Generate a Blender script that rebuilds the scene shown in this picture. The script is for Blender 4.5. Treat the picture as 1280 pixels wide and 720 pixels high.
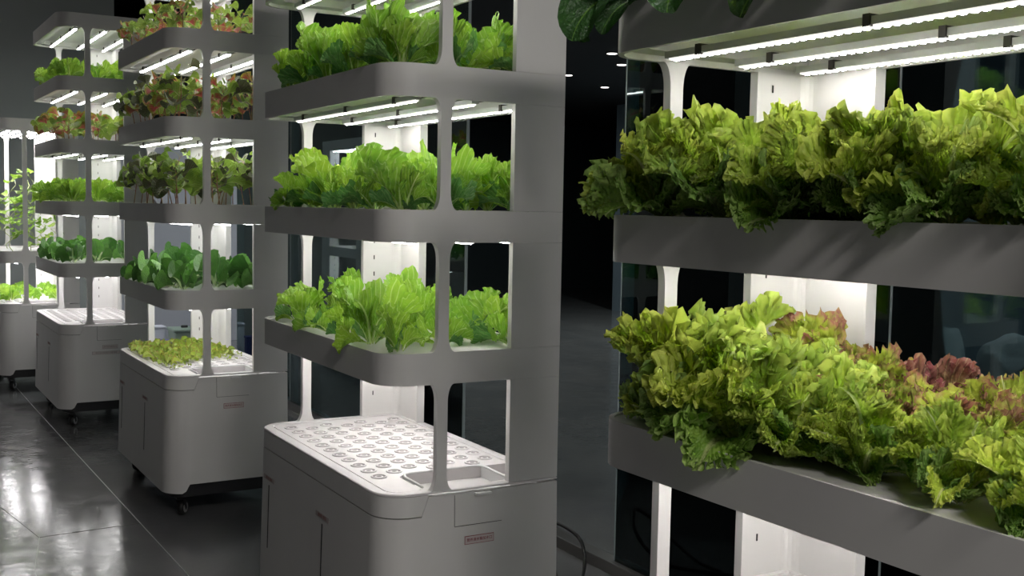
import bpy, bmesh, math, random
from mathutils import Vector, Matrix
for o in list(bpy.data.objects): bpy.data.objects.remove(o)
C = bpy.context.scene.collection
PI = math.pi

# ------------------------------------------------------------------ camera
R_ = (0.86543287, -0.50067966, 0.01859663); U_ = (0.02025402, 0.072048, 0.9971955); F_ = (0.50061535, 0.8626291, -0.07249348)
cd = bpy.data.cameras.new('camera'); cam = bpy.data.objects.new('camera', cd); C.objects.link(cam)
cd.sensor_width = 36; cd.lens = 1374.36 * 36 / 1280; cd.clip_start = .05
m = Matrix(((R_[0], U_[0], -F_[0], -1.20087), (R_[1], U_[1], -F_[1], -2.7586), (R_[2], U_[2], -F_[2], 1.48647), (0, 0, 0, 1)))
cam.matrix_world = m
bpy.context.scene.camera = cam

# ------------------------------------------------------------------ world, view
w = bpy.data.worlds.new('world'); bpy.context.scene.world = w; w.use_nodes = True
w.node_tree.nodes['Background'].inputs[0].default_value = (.75, .85, 1, 1)
w.node_tree.nodes['Background'].inputs[1].default_value = .02
vs = bpy.context.scene.view_settings
vs.view_transform = 'Standard'; vs.look = 'None'; vs.gamma = 1; vs.use_curve_mapping = False
vs.exposure = 0.0
LED = 20.0          # strength of the grow-light strips
FILL = 52.0         # base watts of the added aisle fill lamps

# ------------------------------------------------------------------ materials
def mat(name, col, rough=.5, metal=0, emit=None, noise=None, bump=None, spec=.5, coat=0):
    m = bpy.data.materials.new(name); m.use_nodes = True
    nt = m.node_tree; b = nt.nodes['Principled BSDF']
    b.inputs['Base Color'].default_value = (*col, 1); b.inputs['Roughness'].default_value = rough
    b.inputs['Metallic'].default_value = metal; b.inputs['Specular IOR Level'].default_value = spec
    b.inputs['Coat Weight'].default_value = coat
    if emit:
        b.inputs['Emission Color'].default_value = (*emit[0], 1); b.inputs['Emission Strength'].default_value = emit[1]
    tc = nt.nodes.new('ShaderNodeTexCoord')
    if noise:   # (scale, second colour, low, high)
        n = nt.nodes.new('ShaderNodeTexNoise'); n.inputs['Scale'].default_value = noise[0]; n.inputs['Detail'].default_value = 5
        nt.links.new(tc.outputs['Object'], n.inputs['Vector'])
        r = nt.nodes.new('ShaderNodeValToRGB'); r.color_ramp.elements[0].position = noise[2]; r.color_ramp.elements[1].position = noise[3]
        r.color_ramp.elements[0].color = (*col, 1); r.color_ramp.elements[1].color = (*noise[1], 1)
        nt.links.new(n.outputs['Fac'], r.inputs['Fac']); nt.links.new(r.outputs['Color'], b.inputs['Base Color'])
    if bump:
        n = nt.nodes.new('ShaderNodeTexNoise'); n.inputs['Scale'].default_value = bump[0]; n.inputs['Detail'].default_value = 4
        nt.links.new(tc.outputs['Object'], n.inputs['Vector'])
        bp = nt.nodes.new('ShaderNodeBump'); bp.inputs['Strength'].default_value = bump[1]; bp.inputs['Distance'].default_value = bump[2]
        nt.links.new(n.outputs['Fac'], bp.inputs['Height']); nt.links.new(bp.outputs['Normal'], b.inputs['Normal'])
    return m

M = {}
M['shell'] = mat('white_plastic', (.70, .69, .675), .42, noise=(3, (.66, .65, .64), .35, .7), bump=(60, .05, .002))
M['board'] = mat('white_board', (.78, .78, .78), .45)
M['deck'] = mat('white_deck', (.74, .715, .72), .4)
M['dark'] = mat('dark_gap', (.02, .02, .02), .7)
M['black'] = mat('black_plastic', (.018, .018, .02), .45)
M['metal'] = mat('caster_metal', (.5, .5, .5), .45, .6)
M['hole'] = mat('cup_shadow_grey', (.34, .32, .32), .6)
M['cup'] = mat('cup_shadow_dark', (.10, .09, .09), .6)
M['housing'] = mat('strip_housing', (.62, .63, .62), .4, .3)
M['diffuser'] = mat('strip_diffuser', (.9, .9, .9), .4, emit=((1, .985, .97), LED))
M['diffuser_bright'] = mat('strip_diffuser_bright', (.9, .9, .9), .4, emit=((1, .96, .99), LED * 2.5))
M['led'] = mat('led_dot', (1, 1, 1), .4, emit=((1, .97, .93), LED * 6))
M['clip'] = mat('strip_clip', (.03, .025, .02), .5)
M['sticker'] = mat('sticker_film', (.62, .55, .54), .35)
M['red'] = mat('sticker_red', (.28, .03, .05), .5)
M['dullsticker'] = mat('faded_sticker', (.46, .41, .40), .5)
M['dullred'] = mat('faded_sticker_ink', (.30, .14, .13), .5)
M['greyink'] = mat('sticker_grey', (.28, .25, .25), .5)
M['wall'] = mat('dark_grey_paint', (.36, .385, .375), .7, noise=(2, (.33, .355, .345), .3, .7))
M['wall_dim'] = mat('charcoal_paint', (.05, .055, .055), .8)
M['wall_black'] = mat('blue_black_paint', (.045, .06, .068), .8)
M['wall_blue'] = mat('slate_blue_paint', (.18, .235, .28), .7)
M['lavender'] = mat('lavender_grey_panel', (.36, .37, .42), .6)
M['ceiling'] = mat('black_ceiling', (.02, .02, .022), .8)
M['baseboard'] = mat('dark_steel', (.10, .095, .09), .35, .4)
M['glass_edge'] = mat('glass_edge', (.28, .33, .34), .25)
M['sack'] = mat('white_woven_sack', (.55, .62, .64), .6, bump=(30, .6, .01))
M['rubber'] = mat('black_rubber', (.008, .008, .008), .4)
M['downlight'] = mat('downlight_lens', (1, 1, 1), .5, emit=((1, .95, .9), 3))
M['bin'] = mat('green_bin', (.20, .26, .22), .5)
M['bluebox'] = mat('blue_box', (.06, .07, .22), .5)
M['boxes'] = mat('pale_box', (.5, .52, .6), .6)

def glass_mat():
    m = bpy.data.materials.new('smoked_glass'); m.use_nodes = True; nt = m.node_tree; nt.nodes.clear()
    o = nt.nodes.new('ShaderNodeOutputMaterial'); mx = nt.nodes.new('ShaderNodeMixShader')
    t = nt.nodes.new('ShaderNodeBsdfTransparent'); t.inputs[0].default_value = (.50, .56, .58, 1)
    g = nt.nodes.new('ShaderNodeBsdfGlossy'); g.inputs['Color'].default_value = (.75, .92, .95, 1); g.inputs['Roughness'].default_value = .015
    f = nt.nodes.new('ShaderNodeFresnel'); f.inputs['IOR'].default_value = 1.6
    nt.links.new(f.outputs[0], mx.inputs[0]); nt.links.new(t.outputs[0], mx.inputs[1]); nt.links.new(g.outputs[0], mx.inputs[2])
    nt.links.new(mx.outputs[0], o.inputs[0]); return m
M['glass'] = glass_mat()

def floor_mat():
    m = bpy.data.materials.new('polished_dark_floor'); m.use_nodes = True; nt = m.node_tree; b = nt.nodes['Principled BSDF']
    tc = nt.nodes.new('ShaderNodeTexCoord')
    n = nt.nodes.new('ShaderNodeTexNoise'); n.inputs['Scale'].default_value = 2.2; n.inputs['Detail'].default_value = 8
    nt.links.new(tc.outputs['Object'], n.inputs['Vector'])
    r = nt.nodes.new('ShaderNodeValToRGB'); r.color_ramp.elements[0].position = .3; r.color_ramp.elements[1].position = .75
    r.color_ramp.elements[0].color = (.15, .155, .16, 1); r.color_ramp.elements[1].color = (.20, .20, .20, 1)
    nt.links.new(n.outputs['Fac'], r.inputs['Fac']); nt.links.new(r.outputs['Color'], b.inputs['Base Color'])
    n3 = nt.nodes.new('ShaderNodeTexNoise'); n3.inputs['Scale'].default_value = 9; n3.inputs['Detail'].default_value = 6
    nt.links.new(tc.outputs['Object'], n3.inputs['Vector'])
    rr = nt.nodes.new('ShaderNodeMapRange'); rr.inputs[1].default_value = .35; rr.inputs[2].default_value = .7; rr.inputs[3].default_value = .10; rr.inputs[4].default_value = .22
    nt.links.new(n3.outputs['Fac'], rr.inputs[0]); nt.links.new(rr.outputs[0], b.inputs['Roughness'])
    b.inputs['Specular IOR Level'].default_value = .75
    n2 = nt.nodes.new('ShaderNodeTexNoise'); n2.inputs['Scale'].default_value = 27; n2.inputs['Detail'].default_value = 3
    nt.links.new(tc.outputs['Object'], n2.inputs['Vector'])
    bp = nt.nodes.new('ShaderNodeBump'); bp.inputs['Strength'].default_value = .28; bp.inputs['Distance'].default_value = .003
    nt.links.new(n2.outputs['Fac'], bp.inputs['Height']); nt.links.new(bp.outputs['Normal'], b.inputs['Normal'])
    return m
M['floor'] = floor_mat()

def leaf_mat(name, base, deep, rib, tip=None, tipw=.25, rough=.45, ribw=.07, trans=.35, vein=0.5, lo=.78, hi=1.15):
    """UV.x = across the blade (0.5 = midrib), UV.y = along it; second UV 'edge'.x = 0 centre .. 1 margin"""
    m = bpy.data.materials.new(name); m.use_nodes = True; nt = m.node_tree; nt.nodes.clear(); N = nt.nodes.new; L = nt.links.new
    out = N('ShaderNodeOutputMaterial'); b = N('ShaderNodeBsdfPrincipled'); tr = N('ShaderNodeBsdfTranslucent'); mx = N('ShaderNodeMixShader')
    uv = N('ShaderNodeUVMap'); uv.uv_map = 'UVMap'; ed = N('ShaderNodeUVMap'); ed.uv_map = 'edge'
    sp = N('ShaderNodeSeparateXYZ'); L(uv.outputs[0], sp.inputs[0]); se = N('ShaderNodeSeparateXYZ'); L(ed.outputs[0], se.inputs[0])
    tc = N('ShaderNodeTexCoord'); oi = N('ShaderNodeObjectInfo')
    n = N('ShaderNodeTexNoise'); n.inputs['Scale'].default_value = 28; n.inputs['Detail'].default_value = 3; L(tc.outputs['Object'], n.inputs['Vector'])
    mr = N('ShaderNodeMapRange'); mr.inputs[1].default_value = .3; mr.inputs[2].default_value = .7; L(n.outputs['Fac'], mr.inputs[0])
    c1 = N('ShaderNodeMix'); c1.data_type = 'RGBA'; L(mr.outputs[0], c1.inputs[0]); c1.inputs[6].default_value = (*deep, 1); c1.inputs[7].default_value = (*base, 1)
    col = c1.outputs[2]
    # paler margin / tint
    if tip:
        a = N('ShaderNodeMath'); a.operation = 'ADD'; L(se.outputs[0], a.inputs[0])
        nn = N('ShaderNodeMath'); nn.operation = 'MULTIPLY_ADD'; L(n.outputs['Fac'], nn.inputs[0]); nn.inputs[1].default_value = .9; nn.inputs[2].default_value = -.45
        L(nn.outputs[0], a.inputs[1])
        tm = N('ShaderNodeMapRange'); tm.inputs[1].default_value = 1 - tipw; tm.inputs[2].default_value = 1.05; L(a.outputs[0], tm.inputs[0])
        c2 = N('ShaderNodeMix'); c2.data_type = 'RGBA'; L(tm.outputs[0], c2.inputs[0]); L(col, c2.inputs[6]); c2.inputs[7].default_value = (*tip, 1); col = c2.outputs[2]
    # midrib: |u-.5| < ribw*(1-.7v)
    d = N('ShaderNodeMath'); d.operation = 'SUBTRACT'; L(sp.outputs[0], d.inputs[0]); d.inputs[1].default_value = .5
    ab = N('ShaderNodeMath'); ab.operation = 'ABSOLUTE'; L(d.outputs[0], ab.inputs[0])
    ww = N('ShaderNodeMath'); ww.operation = 'MULTIPLY_ADD'; L(sp.outputs[1], ww.inputs[0]); ww.inputs[1].default_value = -ribw * .85; ww.inputs[2].default_value = ribw
    dv = N('ShaderNodeMath'); dv.operation = 'DIVIDE'; L(ab.outputs[0], dv.inputs[0]); L(ww.outputs[0], dv.inputs[1])
    rm = N('ShaderNodeMapRange'); rm.inputs[1].default_value = .6; rm.inputs[2].default_value = 1.3; rm.inputs[3].default_value = 1; rm.inputs[4].default_value = 0; L(dv.outputs[0], rm.inputs[0])
    # side veins
    vv = N('ShaderNodeMath'); vv.operation = 'MULTIPLY_ADD'; L(ab.outputs[0], vv.inputs[0]); vv.inputs[1].default_value = -1.1; L(sp.outputs[1], vv.inputs[2])
    s1 = N('ShaderNodeMath'); s1.operation = 'MULTIPLY'; L(vv.outputs[0], s1.inputs[0]); s1.inputs[1].default_value = 46
    s2 = N('ShaderNodeMath'); s2.operation = 'SINE'; L(s1.outputs[0], s2.inputs[0])
    s3 = N('ShaderNodeMapRange'); s3.inputs[1].default_value = .86; s3.inputs[2].default_value = 1; s3.inputs[4].default_value = vein; L(s2.outputs[0], s3.inputs[0])
    mxx = N('ShaderNodeMath'); mxx.operation = 'MAXIMUM'; L(rm.outputs[0], mxx.inputs[0]); L(s3.outputs[0], mxx.inputs[1])
    c3 = N('ShaderNodeMix'); c3.data_type = 'RGBA'; L(mxx.outputs[0], c3.inputs[0]); L(col, c3.inputs[6]); c3.inputs[7].default_value = (*rib, 1)
    hs = N('ShaderNodeHueSaturation'); L(c3.outputs[2], hs.inputs['Color'])
    rv = N('ShaderNodeMapRange'); L(oi.outputs['Random'], rv.inputs[0]); rv.inputs[3].default_value = lo; rv.inputs[4].default_value = hi; L(rv.outputs[0], hs.inputs['Value'])
    rh = N('ShaderNodeMapRange'); L(oi.outputs['Random'], rh.inputs[0]); rh.inputs[3].default_value = .512; rh.inputs[4].default_value = .488; L(rh.outputs[0], hs.inputs['Hue'])
    L(hs.outputs[0], b.inputs['Base Color']); L(hs.outputs[0], tr.inputs[0])
    b.inputs['Roughness'].default_value = rough; b.inputs['Specular IOR Level'].default_value = .6
    bp = N('ShaderNodeBump'); bp.inputs['Strength'].default_value = .6 * min(1, vein * 2); bp.inputs['Distance'].default_value = .003; L(s2.outputs[0], bp.inputs['Height'])
    n4 = N('ShaderNodeTexNoise'); n4.inputs['Scale'].default_value = 150; L(tc.outputs['Object'], n4.inputs['Vector'])
    bp2 = N('ShaderNodeBump'); bp2.inputs['Strength'].default_value = .8; bp2.inputs['Distance'].default_value = .006; L(n4.outputs['Fac'], bp2.inputs['Height']); L(bp.outputs[0], bp2.inputs['Normal'])
    L(bp2.outputs[0], b.inputs['Normal'])
    mx.inputs[0].default_value = trans; L(b.outputs[0], mx.inputs[1]); L(tr.outputs[0], mx.inputs[2]); L(mx.outputs[0], out.inputs[0])
    return m
LM = {
 'frill':   leaf_mat('frilly_green_leaf', (.58, .74, .09), (.38, .58, .05), (.74, .82, .36), (.60, .70, .14), .30, .5, .10, .48, .15),
 'frill_dk': leaf_mat('frilly_deep_leaf', (.38, .60, .09), (.22, .44, .06), (.56, .68, .26), (.40, .56, .16), .25, .5, .09, .4, .1),
 'frill_red': leaf_mat('frilly_red_tipped_leaf', (.56, .66, .08), (.40, .52, .06), (.66, .72, .30), (.36, .17, .11), .12, .5, .10, .45, .15),
 'frill_wine': leaf_mat('frilly_wine_leaf', (.36, .17, .12), (.44, .38, .12), (.64, .60, .34), (.30, .08, .09), .6, .5, .10, .35, .3),
 'cos':     leaf_mat('soft_lettuce_leaf', (.38, .62, .06), (.22, .46, .035), (.66, .80, .34), None, .2, .42, .06, .40, .55),
 'cos_dk':  leaf_mat('soft_lettuce_dark_leaf', (.15, .36, .08), (.08, .24, .05), (.46, .62, .26), None, .2, .4, .06, .3, .45),
 'pak':     leaf_mat('pak_choi_leaf', (.12, .32, .05), (.07, .21, .035), (.55, .70, .35), None, .2, .28, .16, .22, .04, .5, 1.5),
 'pak_big': leaf_mat('broad_dark_leaf', (.05, .15, .035), (.035, .10, .025), (.16, .34, .06), None, .2, .36, .05, .30, .12),
 'ama':     leaf_mat('amaranth_green_leaf', (.34, .50, .07), (.22, .36, .05), (.55, .62, .24), None, .2, .4, .05, .38, .4),
 'ama_dk':  leaf_mat('amaranth_dark_leaf', (.09, .14, .05), (.10, .08, .05), (.30, .30, .14), None, .2, .38, .05, .22, .3),
 'ama_red': leaf_mat('amaranth_red_leaf', (.52, .06, .07), (.36, .11, .06), (.66, .25, .2), (.28, .38, .04), .5, .4, .08, .35, .3),
 'seed':    leaf_mat('seedling_leaf', (.46, .60, .10), (.34, .46, .07), (.62, .68, .3), (.40, .24, .08), .15, .5, .06, .4, .2),
 'vine':    leaf_mat('vine_leaf', (.32, .52, .06), (.20, .40, .04), (.5, .6, .2), None, .2, .5, .05, .45, .4),
}
M['stem_pale'] = mat('pale_green_stem', (.45, .52, .22), .45)
M['stem_red'] = mat('red_stem', (.34, .10, .09), .45, noise=(20, (.45, .42, .16), .4, .6))

# ------------------------------------------------------------------ mesh helpers
def obj(name, bm, material, parent=None, smooth=False, bevel=0, recalc=True, autos=False):
    me = bpy.data.meshes.new(name)
    if recalc: bmesh.ops.recalc_face_normals(bm, faces=bm.faces)
    bm.to_mesh(me); bm.free()
    for mm in (material if isinstance(material, (list, tuple)) else [material]): me.materials.append(mm)
    if smooth:
        for p in me.polygons: p.use_smooth = True
    o = bpy.data.objects.new(name, me); C.objects.link(o); o.parent = parent
    if autos:
        for p in me.polygons: p.use_smooth = True
        me.set_sharp_from_angle(angle=.45)
    if bevel:
        b = o.modifiers.new('bevel', 'BEVEL'); b.width = bevel; b.segments = 2; b.limit_method = 'ANGLE'; b.angle_limit = .6
    return o
def inst(name, me, parent=None, loc=(0, 0, 0), rot=(0, 0, 0), sc=(1, 1, 1)):
    o = bpy.data.objects.new(name, me); C.objects.link(o); o.parent = parent
    o.location = loc; o.rotation_euler = rot; o.scale = sc; return o
def thing(name, label, cat, loc=(0, 0, 0), rz=0, group=None):
    o = bpy.data.objects.new(name, None); C.objects.link(o); o.empty_display_size = .05
    o.location = loc; o.rotation_euler = (0, 0, rz); o['label'] = label; o['category'] = cat
    if group: o['group'] = group
    return o
def tag(o, label, cat, group=None):
    o['label'] = label; o['category'] = cat
    if group: o['group'] = group
    return o
def struct(name, bm, m, bevel=0):
    o = obj(name, bm, m, None, bevel=bevel); o['kind'] = 'structure'; return o
def box(bm, x0, x1, y0, y1, z0, z1, mi=0):
    v = [bm.verts.new((x, y, z)) for z in (z0, z1) for y in (y0, y1) for x in (x0, x1)]
    for f in ((0, 1, 3, 2), (4, 6, 7, 5), (0, 4, 5, 1), (2, 3, 7, 6), (0, 2, 6, 4), (1, 5, 7, 3)):
        bm.faces.new([v[i] for i in f]).material_index = mi
    return bm
def bx(*a): return box(bmesh.new(), *a)
def tube(bm, pts, rad, seg=8, mi=0, cap=True):
    rings = []; n = len(pts); pts = [Vector(p) for p in pts]
    for i, p in enumerate(pts):
        t = (pts[min(i + 1, n - 1)] - pts[max(i - 1, 0)]).normalized()
        a = t.cross(Vector((0, 0, 1)))
        if a.length < .05: a = t.cross(Vector((1, 0, 0)))
        a.normalize(); b = t.cross(a); r = rad[i] if isinstance(rad, (list, tuple)) else rad
        rings.append([bm.verts.new(p + a * (r * math.cos(2 * PI * k / seg)) + b * (r * math.sin(2 * PI * k / seg))) for k in range(seg)])
    for i in range(n - 1):
        for k in range(seg):
            f = bm.faces.new((rings[i][k], rings[i][(k + 1) % seg], rings[i + 1][(k + 1) % seg], rings[i + 1][k])); f.material_index = mi; f.smooth = True
    if cap: bm.faces.new(rings[0]).material_index = mi; bm.faces.new(rings[-1][::-1]).material_index = mi
    return bm
def lathe(bm, prof, seg=16, at=(0, 0, 0), mis=None, axis='z'):
    rings = []
    for r, z in prof:
        ring = []
        for k in range(seg):
            a = 2 * PI * k / seg; p = (r * math.cos(a), r * math.sin(a), z)
            if axis == 'y': p = (p[0], z, p[1])
            if axis == 'x': p = (z, p[0], p[1])
            ring.append(bm.verts.new((p[0] + at[0], p[1] + at[1], p[2] + at[2])))
        rings.append(ring)
    for i in range(len(rings) - 1):
        for k in range(seg):
            f = bm.faces.new((rings[i][k], rings[i][(k + 1) % seg], rings[i + 1][(k + 1) % seg], rings[i + 1][k])); f.smooth = True
            if mis: f.material_index = mis[i]
    f = bm.faces.new(rings[-1]);  f.material_index = mis[-1] if mis else 0
    f = bm.faces.new(rings[0][::-1]); f.material_index = 0
    return bm

# ------------------------------------------------------------------ rack geometry (local: x depth, y along the row, z up)
D = .5691; LN = 1.1495; RC = .0926; TH = .0221; XF = .4007
LEV = [1.0768, 1.4768, 1.8768, 2.2768, 2.6768]; BT = .0906; DECK = .68
def outline(off=0, zoff=0, r=RC, n=8):
    """closed outline, front corners rounded, counter-clockwise seen from above"""
    rr = max(r - off, .004); p = []
    p.append((D - off, off)); 
    p.append((D - off, LN - off))
    for k in range(n + 1):
        a = PI / 2 + k * PI / 2 / n; p.append((off + rr + rr * math.cos(a), LN - off - rr + rr * math.sin(a)))
    for k in range(n + 1):
        a = PI + k * PI / 2 / n; p.append((off + rr + rr * math.cos(a), off + rr + rr * math.sin(a)))
    return p
def loop(bm, pts, z): return [bm.verts.new((x, y, z)) for x, y in pts]
def bridge(bm, a, b, closed=True, mi=0):
    n = len(a)
    for i in range(n if closed else n - 1):
        j = (i + 1) % n; bm.faces.new((a[i], a[j], b[j], b[i])).material_index = mi

def shelf_bm(zt, canopy=False):
    bm = bmesh.new(); zb = zt - BT; o = outline()
    a = loop(bm, o, zb); b = loop(bm, o, zt); bridge(bm, a, b)
    i1 = loop(bm, outline(.010), zt); bridge(bm, b, i1)
    i2 = loop(bm, outline(.010), zt - (.004 if not canopy else .002)); bridge(bm, i1, i2); bm.faces.new(i2)
    u1 = loop(bm, outline(.012), zb); bridge(bm, a, u1)
    u2 = loop(bm, outline(.014), zb + .012); bridge(bm, u1, u2)
    u3 = loop(bm, outline(.060), zb + .014); bridge(bm, u2, u3)
    u4 = loop(bm, outline(.064), zb + .040); bridge(bm, u3, u4); bm.faces.new(u4)
    return bm
def post_bm(z0, z1, y0):
    """flared post: narrow in the middle, sweeping out at both ends"""
    bm = bmesh.new(); hw, fl, h = .0163, .020, .052; pr = []
    xc = .180; n = 7
    for k in range(n + 1):
        t = k / n; a = t * PI / 2
        pr.append((hw + fl * (1 - math.sin(a)), z0 + h * (1 - math.cos(a))))
    for k in range(n + 1):
        t = k / n; a = t * PI / 2
        pr.append((hw + fl * (1 - math.cos(a)), z1 - h * (1 - math.sin(a))))
    pr = [p for i, p in enumerate(pr)]
    R = [[bm.verts.new((xc + s * w_, y, z)) for w_, z in pr] for y in (y0, y0 + TH) for s in (-1, 1)]
    for a, b in ((0, 1), (2, 3), (0, 2), (1, 3)):
        for i in range(len(pr) - 1): bm.faces.new((R[a][i], R[b][i], R[b][i + 1], R[a][i + 1]))
    return bm
def fin_bm(z0, z1, near):
    """end panel of the back corner column with its return along the back"""
    bm = bmesh.new(); ya, yb = (0, TH) if near else (LN, LN - TH); s = 1 if near else -1
    n = 5; rr = .03; W = .218
    P = [(XF, ya), (D, ya), (D, ya + s * W), (D - TH - .008, ya + s * W), (D - TH - .008, ya + s * (W - .014)), (D - TH, ya + s * (W - .02))]
    for k in range(n + 1):
        a = k / n * PI / 2; P.append((D - TH - rr + rr * math.cos(a), yb + s * rr - s * rr * math.sin(a)))
    P.append((XF, yb))
    a = loop(bm, P, z0 + .0006); b = loop(bm, P, z1 - .0006); bridge(bm, a, b); bm.faces.new(a); bm.faces.new(b); return bm
def strip_bm(x, z, y0=.075, y1=1.075):
    bm = bmesh.new(); box(bm, x - .012, x + .012, y0 - .008, y1 + .008, z - .001, z + .012)
    box(bm, x + .022, x + .026, y0 - .03, y1, z + .006, z + .010, 1)
    for q in (y0 + .12, y0 + .5, y1 - .1): box(bm, x - .016, x + .016, q, q + .014, z - .004, z + .016, 1)
    return bm
FL = .027       # the cabinet widens slightly towards the floor
def flare(x, y, z):
    o = max(0, .68 - z) * FL; cx_, cy_ = D / 2, LN / 2
    fx = -1 if x < RC else 0; fx *= 1 - max(0, x) / RC if x < RC else 0
    fy = (-(1 - max(y, 0) / RC) if y < RC else ((1 - (LN - y) / RC) if y > LN - RC else 0))
    return (x + o * fx, y + o * fy, z)
def sheared(o_, front):
    for v in o_.data.vertices:
        k = max(0, .68 - v.co.z) * FL
        if front: v.co.x -= k
        else: v.co.y -= k
    return o_
def cabinet_parts(root, sticker_kind):
    # lower body: wall with a stepped skirt, then the proud lid band above a dark gap
    n = 10; pts = []
    pts += [(D, y) for y in (0.0,)]
    path = []     # (x, y, zbottom, ztop, zband)
    def zt_of(x):   # seam under the lid band on the end faces
        if x < .118: return .610
        if x < .140: return .610 + (x - .118) / .022 * .056
        return .667
    def zb_of(x):
        if x < .070: return .127
        if x < .095:
            t = (x - .070) / .025; return .127 + .042 * (t * t * (3 - 2 * t))
        return .169
    xs = [RC, .105, .118, .129, .140, .20, .30, .40, .50, D]
    xs2 = sorted(set([RC, .095, .105, .118, .129, .140, .2, .3, .4, .5, D]))
    ring = []
    for x in reversed(xs2): ring.append((x, 0.0))
    arc = [(RC - RC * math.sin(k * PI / 2 / n), RC - RC * math.cos(k * PI / 2 / n)) for k in range(1, n + 1)]
    ring += arc
    for y in (.3, .55, .8): ring.append((0, y))
    ring += [(p[0], LN - p[1]) for p in reversed(arc)] 
    for x in xs2: ring.append((x, LN))
    bm = bmesh.new(); lo = []; hi = []
    for x, y in ring:
        end = (y < .0925 or y > LN - .0925)
        zb = zb_of(x) if end else .127; zt = zt_of(x) if end else .610
        lo.append(bm.verts.new(flare(x, y, zb))); hi.append(bm.verts.new(flare(x, y, zt)))
    bridge(bm, lo, hi)
    body = obj('cabinet_body', bm, M['shell'], root, autos=True)
    so = body.modifiers.new('solid', 'SOLIDIFY'); so.thickness = .010; so.offset = -1; es = body.modifiers.new('split', 'EDGE_SPLIT'); es.split_angle = .5
    # lid band
    bm = bmesh.new(); lo = []; hi = []
    seq = [p for p in ring if not ((p[1] == 0.0 or p[1] == LN) and p[0] > .1405)]
    for x, y in seq:
        end = (y < .0925 or y > LN - .0925); zt = (zt_of(x) if end else .610)
        lo.append(bm.verts.new(flare(x, y, zt + .0035))); hi.append(bm.verts.new(flare(x, y, .672)))
    bridge(bm, lo, hi, False)
    band = obj('lid_band', bm, M['shell'], root, autos=True); so = band.modifiers.new('solid', 'SOLIDIFY'); so.thickness = .009; so.offset = -1; es = band.modifiers.new('split', 'EDGE_SPLIT'); es.split_angle = .5
    # dark core added to stand for shade in the seams; black underframe
    bm = bmesh.new(); a = loop(bm, outline(.011), .60); b = loop(bm, outline(.011), .633); bridge(bm, a, b); bm.faces.new(a); bm.faces.new(b)
    obj('dark_seam_core', bm, M['dark'], root)
    bm = bmesh.new(); a = loop(bm, outline(.012), .104); b = loop(bm, outline(.012), .20); bridge(bm, a, b); bm.faces.new(a); bm.faces.new(b)
    obj('underframe', bm, M['black'], root, bevel=.004)
    # deck: rim, slab with planting holes, recess with two basins at the near end
    bm = bmesh.new()
    o0 = loop(bm, outline(0), .6735); o1 = loop(bm, outline(0), .678); o2 = loop(bm, outline(.003), .680); o3 = loop(bm, outline(.034, r=.075), .680); o4 = loop(bm, outline(.036, r=.075), .672)
    bridge(bm, o0, o1); bridge(bm, o1, o2); bridge(bm, o2, o3); bridge(bm, o3, o4)
    obj('deck_rim', bm, M['deck'], root, autos=True)
    bm = bmesh.new()
    P = [(D - .040, .222), (D - .040, LN - .04)]
    r = .04
    for k in range(7):
        a = PI / 2 + k * PI / 12; P.append((.040 + r + r * math.cos(a), LN - .04 - r + r * math.sin(a)))
    for k in range(7):
        a = PI + k * PI / 12; P.append((.040 + r + r * math.cos(a), .040 + r + r * math.sin(a)))
    P += [(.128, .040), (.140, .052), (.140, .200), (.160, .222)]
    a = loop(bm, P, .640); b = loop(bm, P, .6775); c_ = loop(bm, P, .6785); bridge(bm, a, b); bridge(bm, b, c_); bm.faces.new(c_); bm.faces.new(a)
    tray = obj('planting_tray', bm, M['deck'], root)
    bm = bx(.036, D - .03, .032, .24, .636, .644)
    obj('recess_floor', bm, M['deck'], root)
    bm = bmesh.new(); box(bm, .428, .440, .036, .224, .642, .678); box(bm, .150, .428, .036, .046, .642, .660); box(bm, .4401, .53, .05, .06, .642, .662)
    # raised frame round the basin
    pth = [(.150, .06, .680), (.150, .18, .682), (.158, .205, .684), (.18, .216, .684), (.40, .216, .684), (.42, .205, .684), (.428, .18, .682), (.428, .06, .680)]
    tube(bm, pth, .0045, 6)
    obj('basin_frame', bm, M['board'], root, bevel=.002)
    return tray
cup_me = None
def cup_mesh():
    bm = bmesh.new()
    lathe(bm, [(.0245, 0), (.0245, .0035), (.0215, .0045), (.0195, .0035), (.0175, .0008), (.0125, .0006), (.0115, .0024), (.0085, .0024), (.0065, .0006)], 16, mis=[0, 0, 0, 1, 1, 0, 0, 1, 2])  # grey rings and dark centre paint the shade of a deeper hole
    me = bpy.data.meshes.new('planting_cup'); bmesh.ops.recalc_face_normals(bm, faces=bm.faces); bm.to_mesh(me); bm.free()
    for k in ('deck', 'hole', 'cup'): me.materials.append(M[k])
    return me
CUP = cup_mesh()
HOLES = []
for ci in range(7):
    x = .087 + ci * .0672
    if ci % 2 == 0: ys = [.231 + .08 * k for k in range(11)]
    else: ys = [.271 + .08 * k for k in range(10)]
    for y in ys:
        if x > .14 and y < .245: continue
        HOLES.append((x, y))

def cjk_text(s, size, material, name, parent, loc, rot):
    cu = bpy.data.curves.new(name, 'FONT'); cu.body = s; cu.size = size; cu.align_x = 'CENTER'; cu.align_y = 'CENTER'; cu.extrude = .0002; cu.resolution_u = 2
    t = bpy.data.objects.new(name, cu); C.objects.link(t)
    dg = bpy.context.evaluated_depsgraph_get(); me = bpy.data.meshes.new_from_object(t.evaluated_get(dg))
    bpy.data.objects.remove(t); me.materials.clear(); me.materials.append(material)
    for p in me.polygons: p.material_index = 0
    o = bpy.data.objects.new(name, me); C.objects.link(o); o.parent = parent; o.location = loc; o.rotation_euler = rot; return o

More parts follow.
